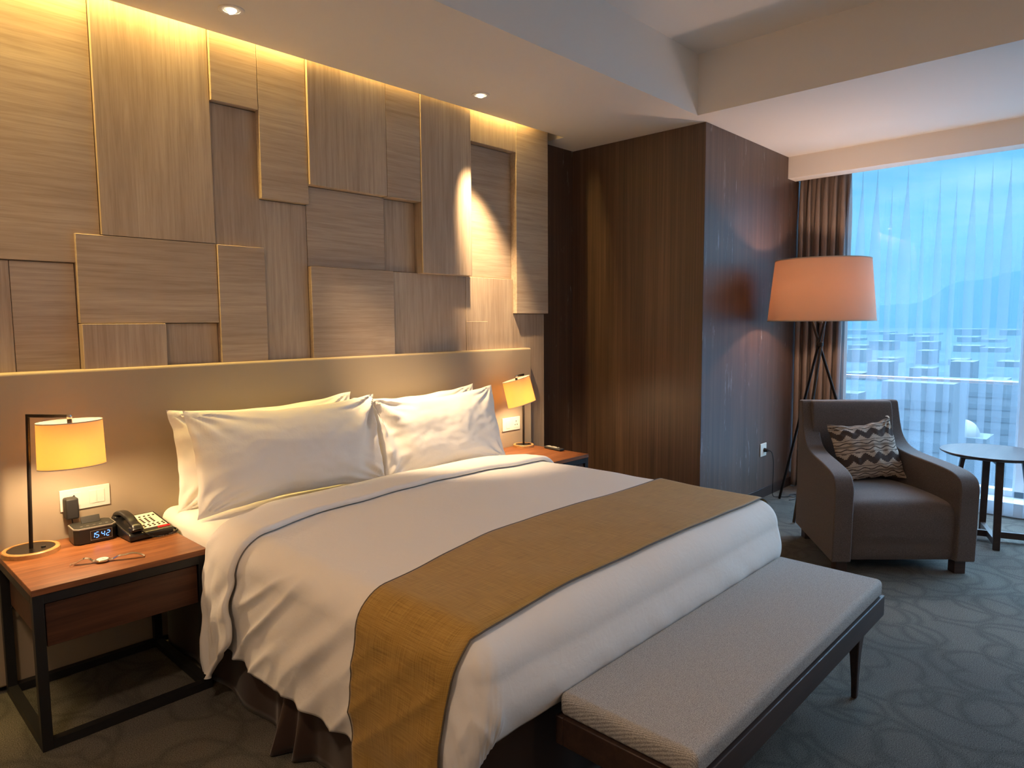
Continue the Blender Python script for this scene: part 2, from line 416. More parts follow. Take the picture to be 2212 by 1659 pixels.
# ------------------------------------------------------------------ room shell
YW = .419                     # face of the wall behind the panelling
XL, XR, YB = -1.75, 6.10, -5.7
XB, YS, ZH = 3.8924, -.8092, 3.33
struct(MB().box(XL, 6.3, YB, .6, -.12, 0).build('floor', M['carpet'], smooth=False))
c = MB()
c.box(XL-.1, 6.3, YS, .1975, ZL, 3.6)            # low soffit along the bed wall
c.box(3.68, 6.3, .1975, .6, ZL, 3.6)
c.box(XL-.1, 3.68, .1975, .6, 3.17, 3.6)         # roof of the lighting slot
c.box(XB, 6.3, YB-.1, YS, ZL, 3.6)               # low soffit along the window
c.box(XL-.1, XB, YB-.1, YS, ZH, 3.6)             # raised ceiling
struct(c.build('ceiling', M['paint'], smooth=False))
struct(MB().box(XL-.1, 4.2, YW, .6, -.1, 3.3).build('wall_back', M['paper'], smooth=False))
struct(MB().box(4.0668, 6.3, -.7817, .6, 0, ZL).build('wall_alcove', M['paper'], bevel=.004, smooth=False))
struct(MB().box(XL-.2, XL, YB-.1, .6, -.1, 3.6).build('wall_left', M['wallpaint'], smooth=False))
struct(MB().box(XL-.2, 6.3, YB-.15, YB, -.1, 3.6).build('wall_front', M['wallpaint'], smooth=False))
struct(MB().box(5.546, 5.7127, YB, -.7817, 2.744, ZL+.02).build('trim_pelmet', M['paint'], bevel=.002, smooth=False))
struct(MB().box(4.06, 5.86, -.795, -.7815, 0, .085).build('baseboard_alcove', M['darkwood'], bevel=.003))
struct(MB().box(5.86, 6.12, YB, -.7817, 0, .11).build('wall_right', M['sill'], bevel=.004))
wr = MB()
wn = struct(thing('window_1', None, None, (6.12, -3.2, 0)))
MB().box(6.12, 6.13, YB, -.7817, .11, ZL).build('glass_pane', M['glass'], wn, smooth=False)
for (y, w) in ((-.80, .03), (-2.47, .05), (-4.1, .05)):
    MB().box(6.08, 6.18, y-w, y+w, .11, ZL).build('mullion', M['paleframe'], wn, bevel=.003)
MB().box(6.09, 6.17, YB, -.7817, 1.0, 1.025).build('transom', M['paleframe'], wn, bevel=.003)
MB().box(6.08, 6.18, YB, -.7817, .11, .16).build('window_frame', M['paleframe'], wn, bevel=.003)

# ------------------------------------------------------------------ bed wall panelling
pw = struct(thing('trim_panelling', None, None, (1, YW, 0)))
X1, X2, X3, X4, X5, X6, X7, X8, X9 = .494, 1.005, 1.247, 1.522, 2.045, 2.300, 2.730, 3.195, 3.552
TOP = 3.16; BOT = .0
LV = [.305, .287, .268, .250, .234]
tiles = [  # x0, x1, z0, z1, level, vertical grain
    (XL, X1, 1.798, TOP, 1, 0), (X1, X2, 1.926, TOP, 2, 1), (X2, X3, 2.622, TOP, 3, 0), (X3, X4, 2.178, TOP, 3, 0),
    (X4, 2.040, 2.284, TOP, 4, 1), (2.040, X6, 2.282, TOP, 4, 0), (X6, X7, 1.838, TOP, 4.3, 1), (X7, X8, 2.742, TOP, 3, 1), (X8, X9, 1.586, TOP, 3, 0),
    (X2, X3+.008, 1.924, 2.622, 1, 1), (X3, X4, 1.2, 2.178, 1, 1), (X2, 1.255, 1.2, 1.924, 2.6, 0),
    (X4, 2.05, 1.843, 2.284, 1, 0), (2.05, X6, 1.843, 2.282, 0, 1), (X7, X8, 1.838, 2.742, 0, 0),
    (X4, 2.09, 1.2, 1.843, 2.6, 0), (2.09, X7-.01, 1.2, 1.843, 1, 1), (X7-.01, 2.927, 1.2, 1.532, 1.15, 1), (X7-.01, X8, 1.2, 1.838, 1, 1),
    (.388, X2, 1.531, 1.926, 2, 0), (.15, .388, 1.2, 1.798, 0, 0), (XL, .15, 1.2, 1.798, 0.2, 1),
    (.388, .740, 1.2, 1.531, 3, 1), (.740, X2, 1.2, 1.531, .6, 1), (X8, X9-.004, BOT, 1.586, .8, 1)]
for (x0, x1, z0, z1, lv, ver) in tiles:
    i = int(lv); yf = LV[i] + (LV[min(i+1, 4)]-LV[i])*(lv-i) if i < 4 else LV[4]-(lv-4)*.02
    MB().box(x0+.0012, x1-.0012, yf, YW-.001, z0+.0012, z1-.0012).build('panel', M['oak_v' if ver else 'oak_h'], pw, bevel=.0025, seg=2)
hb = thing('headboard', 'wide taupe upholstered headboard panel across the wall behind bed', 'headboard', (1.0, .27, 0))
MB().box(XL+.02, 3.324, .223, .300, .02, 1.330).build('padded_panel', M['headboard'], hb, bevel=.012, seg=4)

# ------------------------------------------------------------------ downlights
def downlight(x, y, aim, label):
    r = thing('downlight', label, 'ceiling light', (x, y, ZL), group='recessed ceiling spotlights')
    MB().lathe([(.036, -.001), (.0365, -.004), (.052, -.005), (.056, -.003), (.056, .002), (.036, .002)], (x, y, ZL), closed=True).build('trim_ring', M['paint'], r)
    MB().lathe([(.0335, -.002), (.034, .004), (.030, .004), (.018, -.0015)], (x, y, ZL), closed=False).build('gimbal', M['paint'], r)
    d = Vector(aim).normalized()
    Q = Vector((0, 0, -1)).rotation_difference(d).to_matrix().to_4x4()
    mb = MB().lathe([(.0185, .012), (.0205, -.004), (.0185, -.008), (.0001, -.008)], (0, 0, 0), 32)
    mb.xf(Matrix.Translation((x+d.x*.005, y+d.y*.005, ZL-.003)) @ Q); mb.build('lamp_head', M['led'], r)
downlight(.967, -.090, (.45, -.25, -1), 'tilted recessed spotlight nearer the camera above left pillows')
downlight(2.549, -.056, (-.1, -.05, -1), 'small recessed spotlight farther along, above the scalloped light on panelling')

# ------------------------------------------------------------------ nightstands
def nightstand(x0, x1, zoff, label):
    y0, y1 = -.382, .218; zt = .60+zoff
    r = thing('nightstand', label, 'nightstand', (x0, y0, 0))
    MB().box(x0, x1, y0, y1, zt-.024, zt).build('tabletop', M['redwood'], r, bevel=.002)
    s = .034
    for (c, d) in ((zt-.024-s, zt-.024), (.001, s)):
        for (a, b) in ((x0+.002, x0+.002+s), (x1-s-.002, x1-.002)):
            MB().box(a, b, y0+s+.003, y1-s-.004, c, d).build('frame_rail', M['steel'], r)
        for (a, b) in ((y0+.003, y0+.003+s), (y1-s-.004, y1-.004)):
            MB().box(x0+s+.002, x1-s-.002, a, b, c, d).build('frame_rail', M['steel'], r)
    for (a, b) in ((x0+.002, x0+.002+s), (x1-s-.002, x1-.002)):
        for (c, d) in ((y0+.003, y0+.003+s), (y1-s-.004, y1-.004)):
            MB().box(a, b, c, d, 0, zt-.024).build('leg', M['steel'], r, bevel=.0015)
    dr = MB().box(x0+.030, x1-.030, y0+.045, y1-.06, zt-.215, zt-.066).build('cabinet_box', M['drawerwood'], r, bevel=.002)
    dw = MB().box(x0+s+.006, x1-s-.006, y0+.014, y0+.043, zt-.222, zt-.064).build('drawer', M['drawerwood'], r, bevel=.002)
    return r
nightstand(.018, .628, 0, 'reddish wood nightstand with black steel frame, carrying clock and telephone')
nightstand(2.655, 3.236, .014, 'far nightstand beyond the bed with a remote on it')

# ------------------------------------------------------------------ oval shade bedside lamps
def table_lamp(loc, ax, ay, tilt, poletop, label, pwr):
    x, y, z = loc; r = thing('table_lamp', label, 'lamp', loc, group=None)
    Rb = .100 if tilt == 0 else .075; lean = .020 if tilt == 0 else 0
    MB().lathe([(0, 0), (Rb, 0), (Rb, .017), (Rb-.003, .020), (Rb-.016, .020), (Rb-.016, .016), (0, .016)], loc).build('base', M['oakring'], r)
    MB().lathe([(0, .0165), (Rb-.017, .0165), (Rb-.018, .0185), (0, .0185)], loc).build('base_plate', M['bronze'], r)
    MB().tube([(x, y, z+.018), (x+lean, y, poletop)], .0075, 16).build('pole', M['bronze'], r)
    MB().box(x+.030, x+.046, y-.024, y-.014, z+.0185, z+.024).build('switch', M['black'], r, bevel=.001)
    a = Vector((x+lean+ax, y+ay, poletop))
    MB().bar((x+lean-.004, y+.004, poletop-.006), a-Vector((0, 0, .006)), .011, .013).build('arm', M['bronze'], r, bevel=.002)
    MB().lathe([(0, -.012), (.009, -.008), (.011, 0), (.009, .008), (0, .012)], a-Vector((0, 0, .008)), 20).build('finial', M['chrome'], r)
    H = .180; aa, bb = (.120, .080) if tilt == 0 else (.128, .070)
    T = Matrix.Translation(a - Vector((0, 0, .026))) @ Matrix.Rotation(tilt, 4, Vector((math.sin(YAW), math.cos(YAW), 0)))
    t_ = .0018
    mb = MB().lathe([(.965, 0), (1, -H), (1-t_*8, -H), (.965-t_*8, 0)], (0, 0, 0), 72, aa, bb, closed=True).xf(T)
    sh = mb.build('lamp_shade', M['shade'], r)
    for (s, zz) in ((.965, 0), (1.0, -H)):
        MB().lathe([(s-.012, zz-.002), (s+.006, zz-.002), (s+.006, zz+.002), (s-.012, zz+.002)], (0, 0, 0), 72, aa, bb, closed=True).xf(T).build('shade_binding', M['shade_edge'], sh)
    if tilt:
        ph = 5.52
        p1 = T @ Vector((aa*.972*math.cos(ph), bb*.972*math.sin(ph), 0)); p2 = T @ Vector((aa*1.006*math.cos(ph), bb*1.006*math.sin(ph), -H))
        MB().tube([p1, p2], .0016, 6).build('seam', M['piping'], sh)
    sp = MB()
    for k in range(3):
        ph = k*2*PI/3+.5
        sp.tube([T @ Vector((0, 0, -.012)), T @ Vector((aa*.955*math.cos(ph), bb*.955*math.sin(ph), -.012))], .0014, 6)
    sp.build('shade_spider', M['chrome'], r)
    MB().tube([a-Vector((0, 0, .018)), T @ Vector((0, 0, -.05))], .009, 14).build('socket', M['bronze'], r)
    MB().lathe([(0, -.115), (.020, -.108), (.028, -.09), (.022, -.068), (.012, -.052), (.010, -.048)], (0, 0, 0), 24).xf(T).build('bulb', M['bulb'], r)
    b = T @ Vector((0, 0, -.150))
    light('bedside_bulb', 'POINT', b, pwr, (1, .70, .40), shadow_soft_size=.03)
table_lamp((.119, .104, .60), .108, -.154, 0, 1.168, 'lit bedside lamp with upright oval shade on near nightstand', 9)
table_lamp((3.142, .142, .614), -.155, -.075, math.radians(-13.5), 1.150, 'small lit lamp with crooked shade on far nightstand', 7)

# ------------------------------------------------------------------ sockets and switches
def plate(x0, x1, z0, z1, y, name, label, left):
    r = thing(name, label, 'wall socket', ((x0+x1)/2, y, (z0+z1)/2))
    MB().box(x0, x1, y-.009, y, z0, z1).build('cover_plate', M['white_plastic'], r, bevel=.002)
    zc = (z0+z1)/2; w = x1-x0
    if left:
        sw = x0+w*.73
        MB().box(sw-.030, sw-.001, y-.0115, y-.009, zc-.029, zc+.029).build('switch_rocker', M['white_plastic'], r, bevel=.001)
        MB().box(sw+.001, sw+.030, y-.0115, y-.009, zc-.029, zc+.029).build('switch_rocker', M['white_plastic'], r, bevel=.001)
        cx = x0+w*.27
    else:
        sw = x0+w*.30
        MB().box(sw-.018, sw+.018, y-.0115, y-.009, zc-.029, zc+.029).build('switch_rocker', M['white_plastic'], r, bevel=.001)
        cx = x0+w*.76
    MB().box(cx-.026, cx+.026, y-.0105, y-.009, zc-.030, zc+.030).build('socket_insert', M['white_plastic'], r, bevel=.001)
    h = MB()
    for (dx, dz) in ((0, .016), (-.011, -.007), (.011, -.007)):
        h.lathe([(0, 0), (.0042, 0), (.0042, .001), (0, .001)], (0, 0, 0), 12).xf(Matrix.Identity(4))
    h = MB()
    for (dx, dz) in ((0, .016), (-.011, -.009), (.011, -.009)):
        h.tube([(cx+dx, y-.0112, zc+dz), (cx+dx, y-.0102, zc+dz)], .0042, 12)
    h.build('socket_hole', M['black'], r)
    return cx, zc
cx, zc = plate(.254, .448, .717, .811, .223, 'switch_socket_plate', 'white switch and socket plate on headboard above the clock', True)
plate(3.000, 3.183, .733, .829, .223, 'switch_socket_plate', 'white switch and socket plate on headboard behind far lamp', False)
r = thing('power_adapter', 'black power adapter plugged into the headboard socket', 'adapter', (.287, .19, .74))
MB().box(.262, .312, .160, .2115, .690, .782).build('adapter_body', M['blackmat'], r, bevel=.008, seg=3)
MB().tube([(.287, .185, .692), (.288, .178, .66), (.292, .186, .62), (.30, .190, .606)], .003, 8).build('cord', M['black'], r)
# wall socket on the alcove wall with the lamp plug
r = thing('wall_socket', 'white single socket low on the dark wall beside the drape', 'wall socket', (5.17, -.785, .42))
MB().box(5.112, 5.230, -.7905, -.7815, .362, .474).build('cover_plate', M['white_plastic'], r, bevel=.004)
r = thing('lamp_cord', 'black plug and cord running down the dark wall to the floor', 'cord', (5.19, -.8, .42))
MB().tube([(5.18, -.791, .415), (5.18, -.825, .415)], .016, 14, rr=[.019, .014]).build('plug', M['black'], r)
pts = [(5.18, -.82, .415), (5.205, -.845, .40), (5.235, -.85, .33), (5.255, -.845, .22), (5.262, -.84, .10), (5.262, -.845, .008), (5.28, -.90, .005), (5.33, -.95, .005), (5.40, -.93, .005), (5.45, -.96, .005),
       (5.40, -1.0, .005), (5.34, -.98, .006), (5.36, -.94, .008), (5.43, -.98, .006), (5.50, -1.0, .006), (5.45, -1.05, .006), (5.30, -1.02, .005), (5.22, -1.0, .005)]
def smooth(pts, k=8):
    P = [Vector(p) for p in pts]; out = []
    for i in range(len(P)-1):
        a, b, c, d = P[max(i-1, 0)], P[i], P[i+1], P[min(i+2, len(P)-1)]
        for j in range(k):
            s = j/k
            out.append(.5*((2*b)+(c-a)*s+(2*a-5*b+4*c-d)*s*s+(3*b-a-3*c+d)*s**3))
    out.append(P[-1]); return out
MB().tube(smooth(pts), .0033, 8).build('cord_run', M['black'], r)
r = MB().tube(smooth([(.05, .165, .375), (.07, .168, .35), (.10, .16, .31), (.16, .17, .29), (.24, .18, .30), (.29, .18, .325), (.275, .182, .355), (.255, .18, .34), (.285, .175, .32), (.275, .18, .36), (.262, .178, .372)]), .004, 8).build('cable', M['black'])
tag(r, 'loose black cable hanging below the near nightstand drawer', 'cable')

# ------------------------------------------------------------------ alarm clock
r = thing('alarm_clock', 'black digital alarm clock dock showing 15 42 in blue', 'clock', (.343, .110, .60), math.radians(-2))
w, d, h = .080, .062, .072
def octo(w, d, c): return [(-w+c, -d), (w-c, -d), (w, -d+c), (w, d-c), (w-c, d), (-w+c, d), (-w, d-c), (-w, -d+c)]
MB().prism(octo(w, d, .018), 'z', .003, h-.006).build('body', M['black'], r, local=True, bevel=.002)
MB().prism(octo(w+.0012, d+.0012, .018), 'z', h-.008, h-.002).build('top_trim', M['grey'], r, local=True, bevel=.001)
MB().prism(octo(w-.004, d-.004, .016), 'z', h-.003, h).build('top_plate', M['blackmat'], r, local=True, bevel=.0005)
MB().bar((-.035, .022, h+.001), (-.035, .034, h+.027), .003).v
MB().add([(-.036, .016, h), (.036, .016, h), (.036, .022, h), (-.036, .022, h), (-.036, .028, h+.028), (.036, .028, h+.028), (.036, .032, h+.028), (-.036, .032, h+.028)],
         [(0, 3, 2, 1), (4, 5, 6, 7), (0, 1, 5, 4), (1, 2, 6, 5), (2, 3, 7, 6), (3, 0, 4, 7)]).build('dock_flap', M['blackmat'], r, local=True, bevel=.0015)
bt = MB()
for k in range(5): bt.box(-.052+k*.024, -.042+k*.024, -.033, -.028, h, h+.0006)
bt.build('touch_button', M['grey'], r, local=True)
fr = MB(); yy = -d-.0008; a, b, c0, c1 = -.022, .060, .014, .054
fr.box(a, b, yy-.001, yy, c0, c0+.0012).box(a, b, yy-.001, yy, c1-.0012, c1).box(a, a+.0012, yy-.001, yy, c0, c1).box(b-.0012, b, yy-.001, yy, c0, c1)
fr.build('display_frame', M['grey'], r, local=True)
MB().box(a, b, yy-.0002, yy+.0006, c0, c1).build('display', M['black'], r, local=True)
SEG = {'1': 'bc', '5': 'afgcd', '4': 'fgbc', '2': 'abged'}
def seg7(mb, ch, x, z, w, h, y):
    t = .0028; sl = .12
    S = {'a': (0, h, w, h), 'g': (0, h/2, w, h/2), 'd': (0, 0, w, 0), 'f': (0, h/2, 0, h), 'b': (w, h/2, w, h), 'e': (0, 0, 0, h/2), 'c': (w, 0, w, h/2)}
    for k in SEG[ch]:
        x0, z0, x1, z1 = S[k]; L = math.hypot(x1-x0, z1-z0); ux, uz = (x1-x0)/L, (z1-z0)/L; g = .0012
        x0 += ux*g; z0 += uz*g; x1 -= ux*g; z1 -= uz*g; px, pz = -uz*t/2, ux*t/2
        q = [(x0, z0), (x0+ux*t/2+px, z0+uz*t/2+pz), (x1-ux*t/2+px, z1-uz*t/2+pz), (x1, z1), (x1-ux*t/2-px, z1-uz*t/2-pz), (x0+ux*t/2-px, z0+uz*t/2-pz)]
        q = [(x+p[0]+sl*p[1], z+p[1]) for p in q]
        mb.prism(q, 'y', y-.0006, y)
dg = MB()
for ch, xx in (('1', -.020), ('5', -.004), ('4', .018), ('2', .037)): seg7(dg, ch, xx, .023, .0115, .0225, yy-.0002)
dg.build('time_digits', M['digit'], r, local=True, smooth=False)

# ------------------------------------------------------------------ telephone
r = thing('telephone', 'black desk telephone with pale keypad plate beside the clock', 'telephone', (.519, .045, .60), math.radians(3)); r.scale = (.93, .95, .97)
body = MB()
prof = [(-.115, .004), (-.115, .028), (-.105, .036), (.07, .062), (.105, .066), (.112, .058), (.112, .004)]
body.prism(prof, 'x', -.098, .098); body.build('body', M['black'], r, local=True, bevel=.006, seg=3)
def slope(y): return .036 + (y+.105)*(.026/.175)
def plateq(x0, x1, y0, y1, h, name, m, par=None):
    o = MB().add([(x0, y0, slope(y0)-.001), (x1, y0, slope(y0)-.001), (x1, y1, slope(y1)-.001), (x0, y1, slope(y1)-.001), (x0, y0, slope(y0)+h), (x1, y0, slope(y0)+h), (x1, y1, slope(y1)+h), (x0, y1, slope(y1)+h)],
             [(0, 3, 2, 1), (4, 5, 6, 7), (0, 1, 5, 4), (1, 2, 6, 5), (2, 3, 7, 6), (3, 0, 4, 7)])
    return o.build(name, m, par or r, local=True, bevel=.0008)
kp = plateq(-.022, .086, -.080, .088, .002, 'faceplate', M['keyplate'])
def keys(rows, cols, x0, y0, dx, dy, par):
    for i in range(rows):
        for j in range(cols):
            plateq(x0+j*dx-.0048, x0+j*dx+.0048, y0+i*dy-.0032, y0+i*dy+.0032, .0055, 'key', M['blackmat'], par)
keys(2, 5, -.010, -.066, .021, .017, kp); keys(4, 3, .004, -.022, .022, .016, kp); keys(1, 5, -.010, .052, .021, .017, kp)
plateq(.035, .088, -.104, -.088, .004, 'message_light', M['red'])
hs = [(-.062, -.112, .050), (-.062, -.100, .066), (-.062, -.072, .074), (-.062, -.03, .092), (-.062, .03, .100), (-.062, .08, .094), (-.062, .105, .085), (-.062, .118, .066)]
hb_ = MB(); sm = smooth(hs, 5)
def hring(i, j):
    p = sm[j]; s = j/(len(sm)-1); e = abs(s-.5)*2
    wx = .020+.007*e**3; hz = .011+.004*e**4
    a = 2*PI*i/16; ca, sa = math.cos(a), math.sin(a)
    q = lambda v: math.copysign(abs(v)**.7, v)
    nx = sm[min(j+1, len(sm)-1)]-sm[max(j-1, 0)]; nx.normalize(); U = Vector((1, 0, 0)); N = U.cross(nx)
    return p + U*wx*q(ca) + N*hz*q(sa)
hb_.grid(16, len(sm), hring, closed_u=True)
n_ = len(sm); hb_.f += [tuple(range(16)), tuple((n_-1)*16+k for k in range(16))]
hd = hb_.build('handset', M['black'], r, local=True)
MB().box(-.088, -.036, -.112, -.070, .040, .062).build('mouthpiece', M['black'], hd, local=True, bevel=.008, seg=3)
MB().box(-.088, -.036, .080, .112, .055, .080).build('earpiece', M['black'], hd, local=True, bevel=.008, seg=3)
cord = []
base_pts = smooth([(-.05, -.118, .05), (-.02, -.130, .02), (.02, -.140, .008), (.08, -.135, .008), (.12, -.10, .008), (.122, -.04, .008), (.105, .02, .010)], 10)
for i in range(len(base_pts)*6):
    u = i/6; k = int(u); f = u-k
    if k >= len(base_pts)-1: break
    p = base_pts[k].lerp(base_pts[k+1], f); a = i*PI/3
    d_ = (base_pts[k+1]-base_pts[k]).normalized(); R = d_.cross(Vector((0, 0, 1))).normalized()
    cord.append(p + R*.004*math.cos(a) + Vector((0, 0, .004*math.sin(a))))
MB().tube(cord, .0013, 5).build('coiled_cord', M['black'], r, local=True)

# ------------------------------------------------------------------ wristwatch
r = thing('wristwatch', 'silver wristwatch with open strap lying on the near nightstand', 'watch', (.283, -.236, .60), math.radians(-24))
strap = MB()
def strap_side(pts, w0, w1):
    P = smooth(pts, 6); n = len(P)
    def f(i, j):
        p = P[j]; w = w0+(w1-w0)*j/(n-1); nx = P[min(j+1, n-1)]-P[max(j-1, 0)]; nx.normalize(); N = Vector((-nx.z, 0, nx.x))
        q = ((-1, -1), (1, -1), (1, 1), (-1, 1))[i]
        return p + Vector((0, q[0]*w/2, 0)) + N*q[1]*.0011
    mb = MB().grid(4, n, f, closed_u=True); mb.f += [(0, 1, 2, 3), tuple((n-1)*4+k for k in range(4))]
    return mb
strap_side([(.018, 0, .010), (.035, 0, .007), (.055, 0, .016), (.08, 0, .018), (.105, 0, .021), (.13, 0, .014), (.145, 0, .004)], .022, .017).build('strap', M['chrome'], r, local=True)
sp = strap_side([(-.018, 0, .010), (-.032, 0, .008), (-.045, 0, .018), (-.062, 0, .021), (-.08, 0, .013), (-.095, 0, .004)], .022, .018).build('strap', M['chrome'], r, local=True)
MB().tube([(-.093, -.010, .005), (-.108, -.010, .004), (-.108, .010, .004), (-.093, .010, .005)], .0013, 8).build('buckle', M['chrome'], r, local=True)
cs = MB().lathe([(0, .002), (.021, .002), (.0255, .006), (.0255, .010), (.0225, .0125), (.0205, .0118), (0, .0118)], (0, 0, 0), 40).build('case', M['chrome'], r, local=True)
MB().lathe([(0, .0119), (.0203, .0119), (.0203, .0124), (0, .0124)], (0, 0, 0), 40).build('dial', M['white_plastic'], cs, local=True)
MB().box(-.0005, .0005, 0, .010, .0124, .0129).box(0, .012, -.0005, .0005, .0124, .0129).build('hand', M['black'], cs, local=True)

# ------------------------------------------------------------------ remote
r = thing('remote_control', 'slim dark remote control lying on the far nightstand', 'remote', (3.20, -.10, .614), math.radians(-98))
MB().box(-.085, .085, -.022, .022, .002, .018).build('body', M['blackmat'], r, local=True, bevel=.005, seg=3)
bt = MB()
for i in range(9):
    for j in range(3):
        if (i*j) % 5 != 4: bt.box(-.066+i*.0125, -.059+i*.0125, -.014+j*.011, -.008+j*.011, .018, .0200)
bt.build('button_pad', M['white_plastic'], r, local=True)

# ------------------------------------------------------------------ bed
XA, XBB, YA, YH = .745, 2.555, -1.855, .19
RR, ZT = .115, .690
bed = thing('bed', 'king size bed with fitted white sheet and dark brown valance', 'bed', (1.64, -.85, 0))
MB().box(.70, 2.60, -1.85, .20, .04, .34).build('bed_base', M['skirt'], bed, bevel=.01)
def rbox(mb, x0, x1, y0, y1, z0, z1, r, n=8):
    # soft box: superellipsoid-like rounded cuboid
    N = 28
    def P(i, j):
        a = 2*PI*i/(N*4); b = -PI/2+PI*j/(2*n)
        ca, sa, cb, sb = math.cos(a), math.sin(a), math.cos(b), math.sin(b)
        cxx = (x1-x0)/2-r; cyy = (y1-y0)/2-r; czz = (z1-z0)/2-r
        sg = lambda v: 0 if abs(v) < 1e-9 else math.copysign(1, v)
        ex = r*cb
        return ((x0+x1)/2+sg(ca)*cxx+ex*ca, (y0+y1)/2+sg(sa)*cyy+ex*sa, (z0+z1)/2+sg(sb if abs(sb) > 1e-9 else 1)*czz+r*sb)
    mb.grid(N*4, 2*n+1, P, closed_u=True)
    mb.f.append(tuple(range(N*4-1, -1, -1))); k = 2*n*N*4; mb.f.append(tuple(k+i for i in range(N*4)))
    return mb
rbox(MB(), .648, 2.632, -1.86, .212, .34, .664, .055).build('mattress', M['cotton'], bed, angle=50)
# valance with folds
path = []
def walk(p, q, n):
    for i in range(n): path.append(Vector(p).lerp(Vector(q), i/n))
walk((.665, .20, 0), (.665, -1.88, 0), 260); walk((.665, -1.88, 0), (2.62, -1.88, 0), 200); walk((2.62, -1.88, 0), (2.62, .20, 0), 60)
def val(i, j):
    p = path[i]; zz = .36*(1-j/12)+.006*(j/12); fl = j/12
    if i < 260:
        yv = p.y; wv = math.exp(-((yv+1.02)/.10)**2)+.6*math.exp(-((yv+1.6)/.1)**2)
        out = .012*math.sin(yv*17)*fl + .085*fl**1.5*wv*(.55+.45*math.sin((yv+1.02)*62)) + .012*fl
        return (p.x-out, p.y, zz)
    if i < 460: return (p.x, p.y-.01*math.sin(p.x*19)*fl-.012*fl, zz)
    return (p.x+.012*fl, p.y, zz)
MB().grid(len(path), 13, val).build('valance', M['skirt'], bed, solid=.004)

DL, DF = PI*RR/2+.335, PI*RR/2+.185
def wrinkle(u, v):
    """height of the creases of the duvet, along the surface normal"""
    side = sstep(XA+.02, XA-.30, u)               # left hanging side
    h = .010*nz(u*1.5, v*1.7, 1.3)
    h += .0032*nz(u*5, v*5.5, 4.0)
    # long drag folds running from the head end low up to the foot end high
    a = (u*.62 - v*.78); b = (u*.78 + v*.62)
    n1 = nz(a*1.1, b*9.5, 9.0); n1 = (1-abs(n1)*2.1)
    calm = 1-.75*math.exp(-((v+1.64)/.26)**2)
    side *= calm*(1-.9*sstep(-1.80, -1.93, v))
    h += side*.020*(max(n1, 0)**2)
    h += side*.011*nz(a*3.0, b*15, 2.2)
    hem = sstep(XA-RR*1.57-.16, XA-DL, u)
    h += hem*calm*(1-.8*sstep(-1.84, -1.95, v))*.022*nz(v*13, 3.1, u*2)
    foot = sstep(YA-.10, YA-DF, v)
    h += foot*.005*nz(u*9+v*9, v*4, 5.5)
    corner = sstep(XA+.02, XA-.2, u)*sstep(YA+.03, YA-.12, v)
    h += corner*.005*nz((u+v)*4, (u-v)*30, 7.7)
    return h
def cover(u, v, off=0.0, lift=None, DL_=None):
    DLx = DL_ or DL
    if u < XA: tx = (XA-u)/DLx; sx = -1
    elif u > XBB: tx = (u-XBB)/DLx; sx = 1
    else: tx = 0; sx = 0
    ty = max(YA-v, 0)/DF
    cx = min(max(u, XA), XBB); cy = max(v, YA)
    crown = .012*math.cos(min(1, abs((u-1.65)/1.0))*PI/2)
    if tx == 0 and ty == 0:
        return Vector((u, v, ZT+off+crown+wrinkle(u, v)))
    if tx >= ty: th = PI/4*(ty/tx)
    else: th = PI/2-PI/4*(tx/ty)
    D = DLx*math.cos(th)**2+DF*math.sin(th)**2
    d = max(tx, ty)*D
    n = Vector((sx*math.cos(th), -math.sin(th), 0))
    w = wrinkle(u, v); R = RR+off+w
    q = PI*RR/2; tf = math.sin(th)**2
    if d < q:
        ph = d/RR; h = R*math.sin(ph); z = ZT-RR+R*math.cos(ph)+crown*math.cos(ph)
    else:
        e = d-q; L = D-q; s = e/L
        bul = (1-tf)*(.018*math.sin(min(s, 1)*PI*.8)) + tf*(.022*math.sin(min(s, 1)*PI*.75)-.075*max(0, s-.35)**2)
        h = R+bul; z = ZT-RR-e
        if tf < .5: z += .035*sstep(-.9, -1.5, v)*s*0
    return Vector((cx, cy, 0)) + n*h + Vector((0, 0, z))
def vhead(u):
    return -.285 - .135*sstep(1.0, .70, u) - .12*sstep(2.35, 2.62, u)
duvet = thing('duvet', 'white duvet spread over the bed, hanging down its side', 'duvet', (1.64, -1.1, .69))
NU, NV = 300, 190
U0, U1 = XA-DL, XBB+DL
def dv(i, j):
    u = U0+(U1-U0)*i/(NU-1); vs = vhead(u)-.05; v = vs+(YA-DF-vs)*j/(NV-1)
    p = cover(u, v, 0)
    hs = sstep(XA-DL*.75, XA-DL, u)
    p.z += hs*(.012*nz(v*6, 0, 0)-.02)
    return p
MB().grid(NU, NV, dv).build('duvet_cover', M['cotton'], duvet, solid=.012, angle=80)
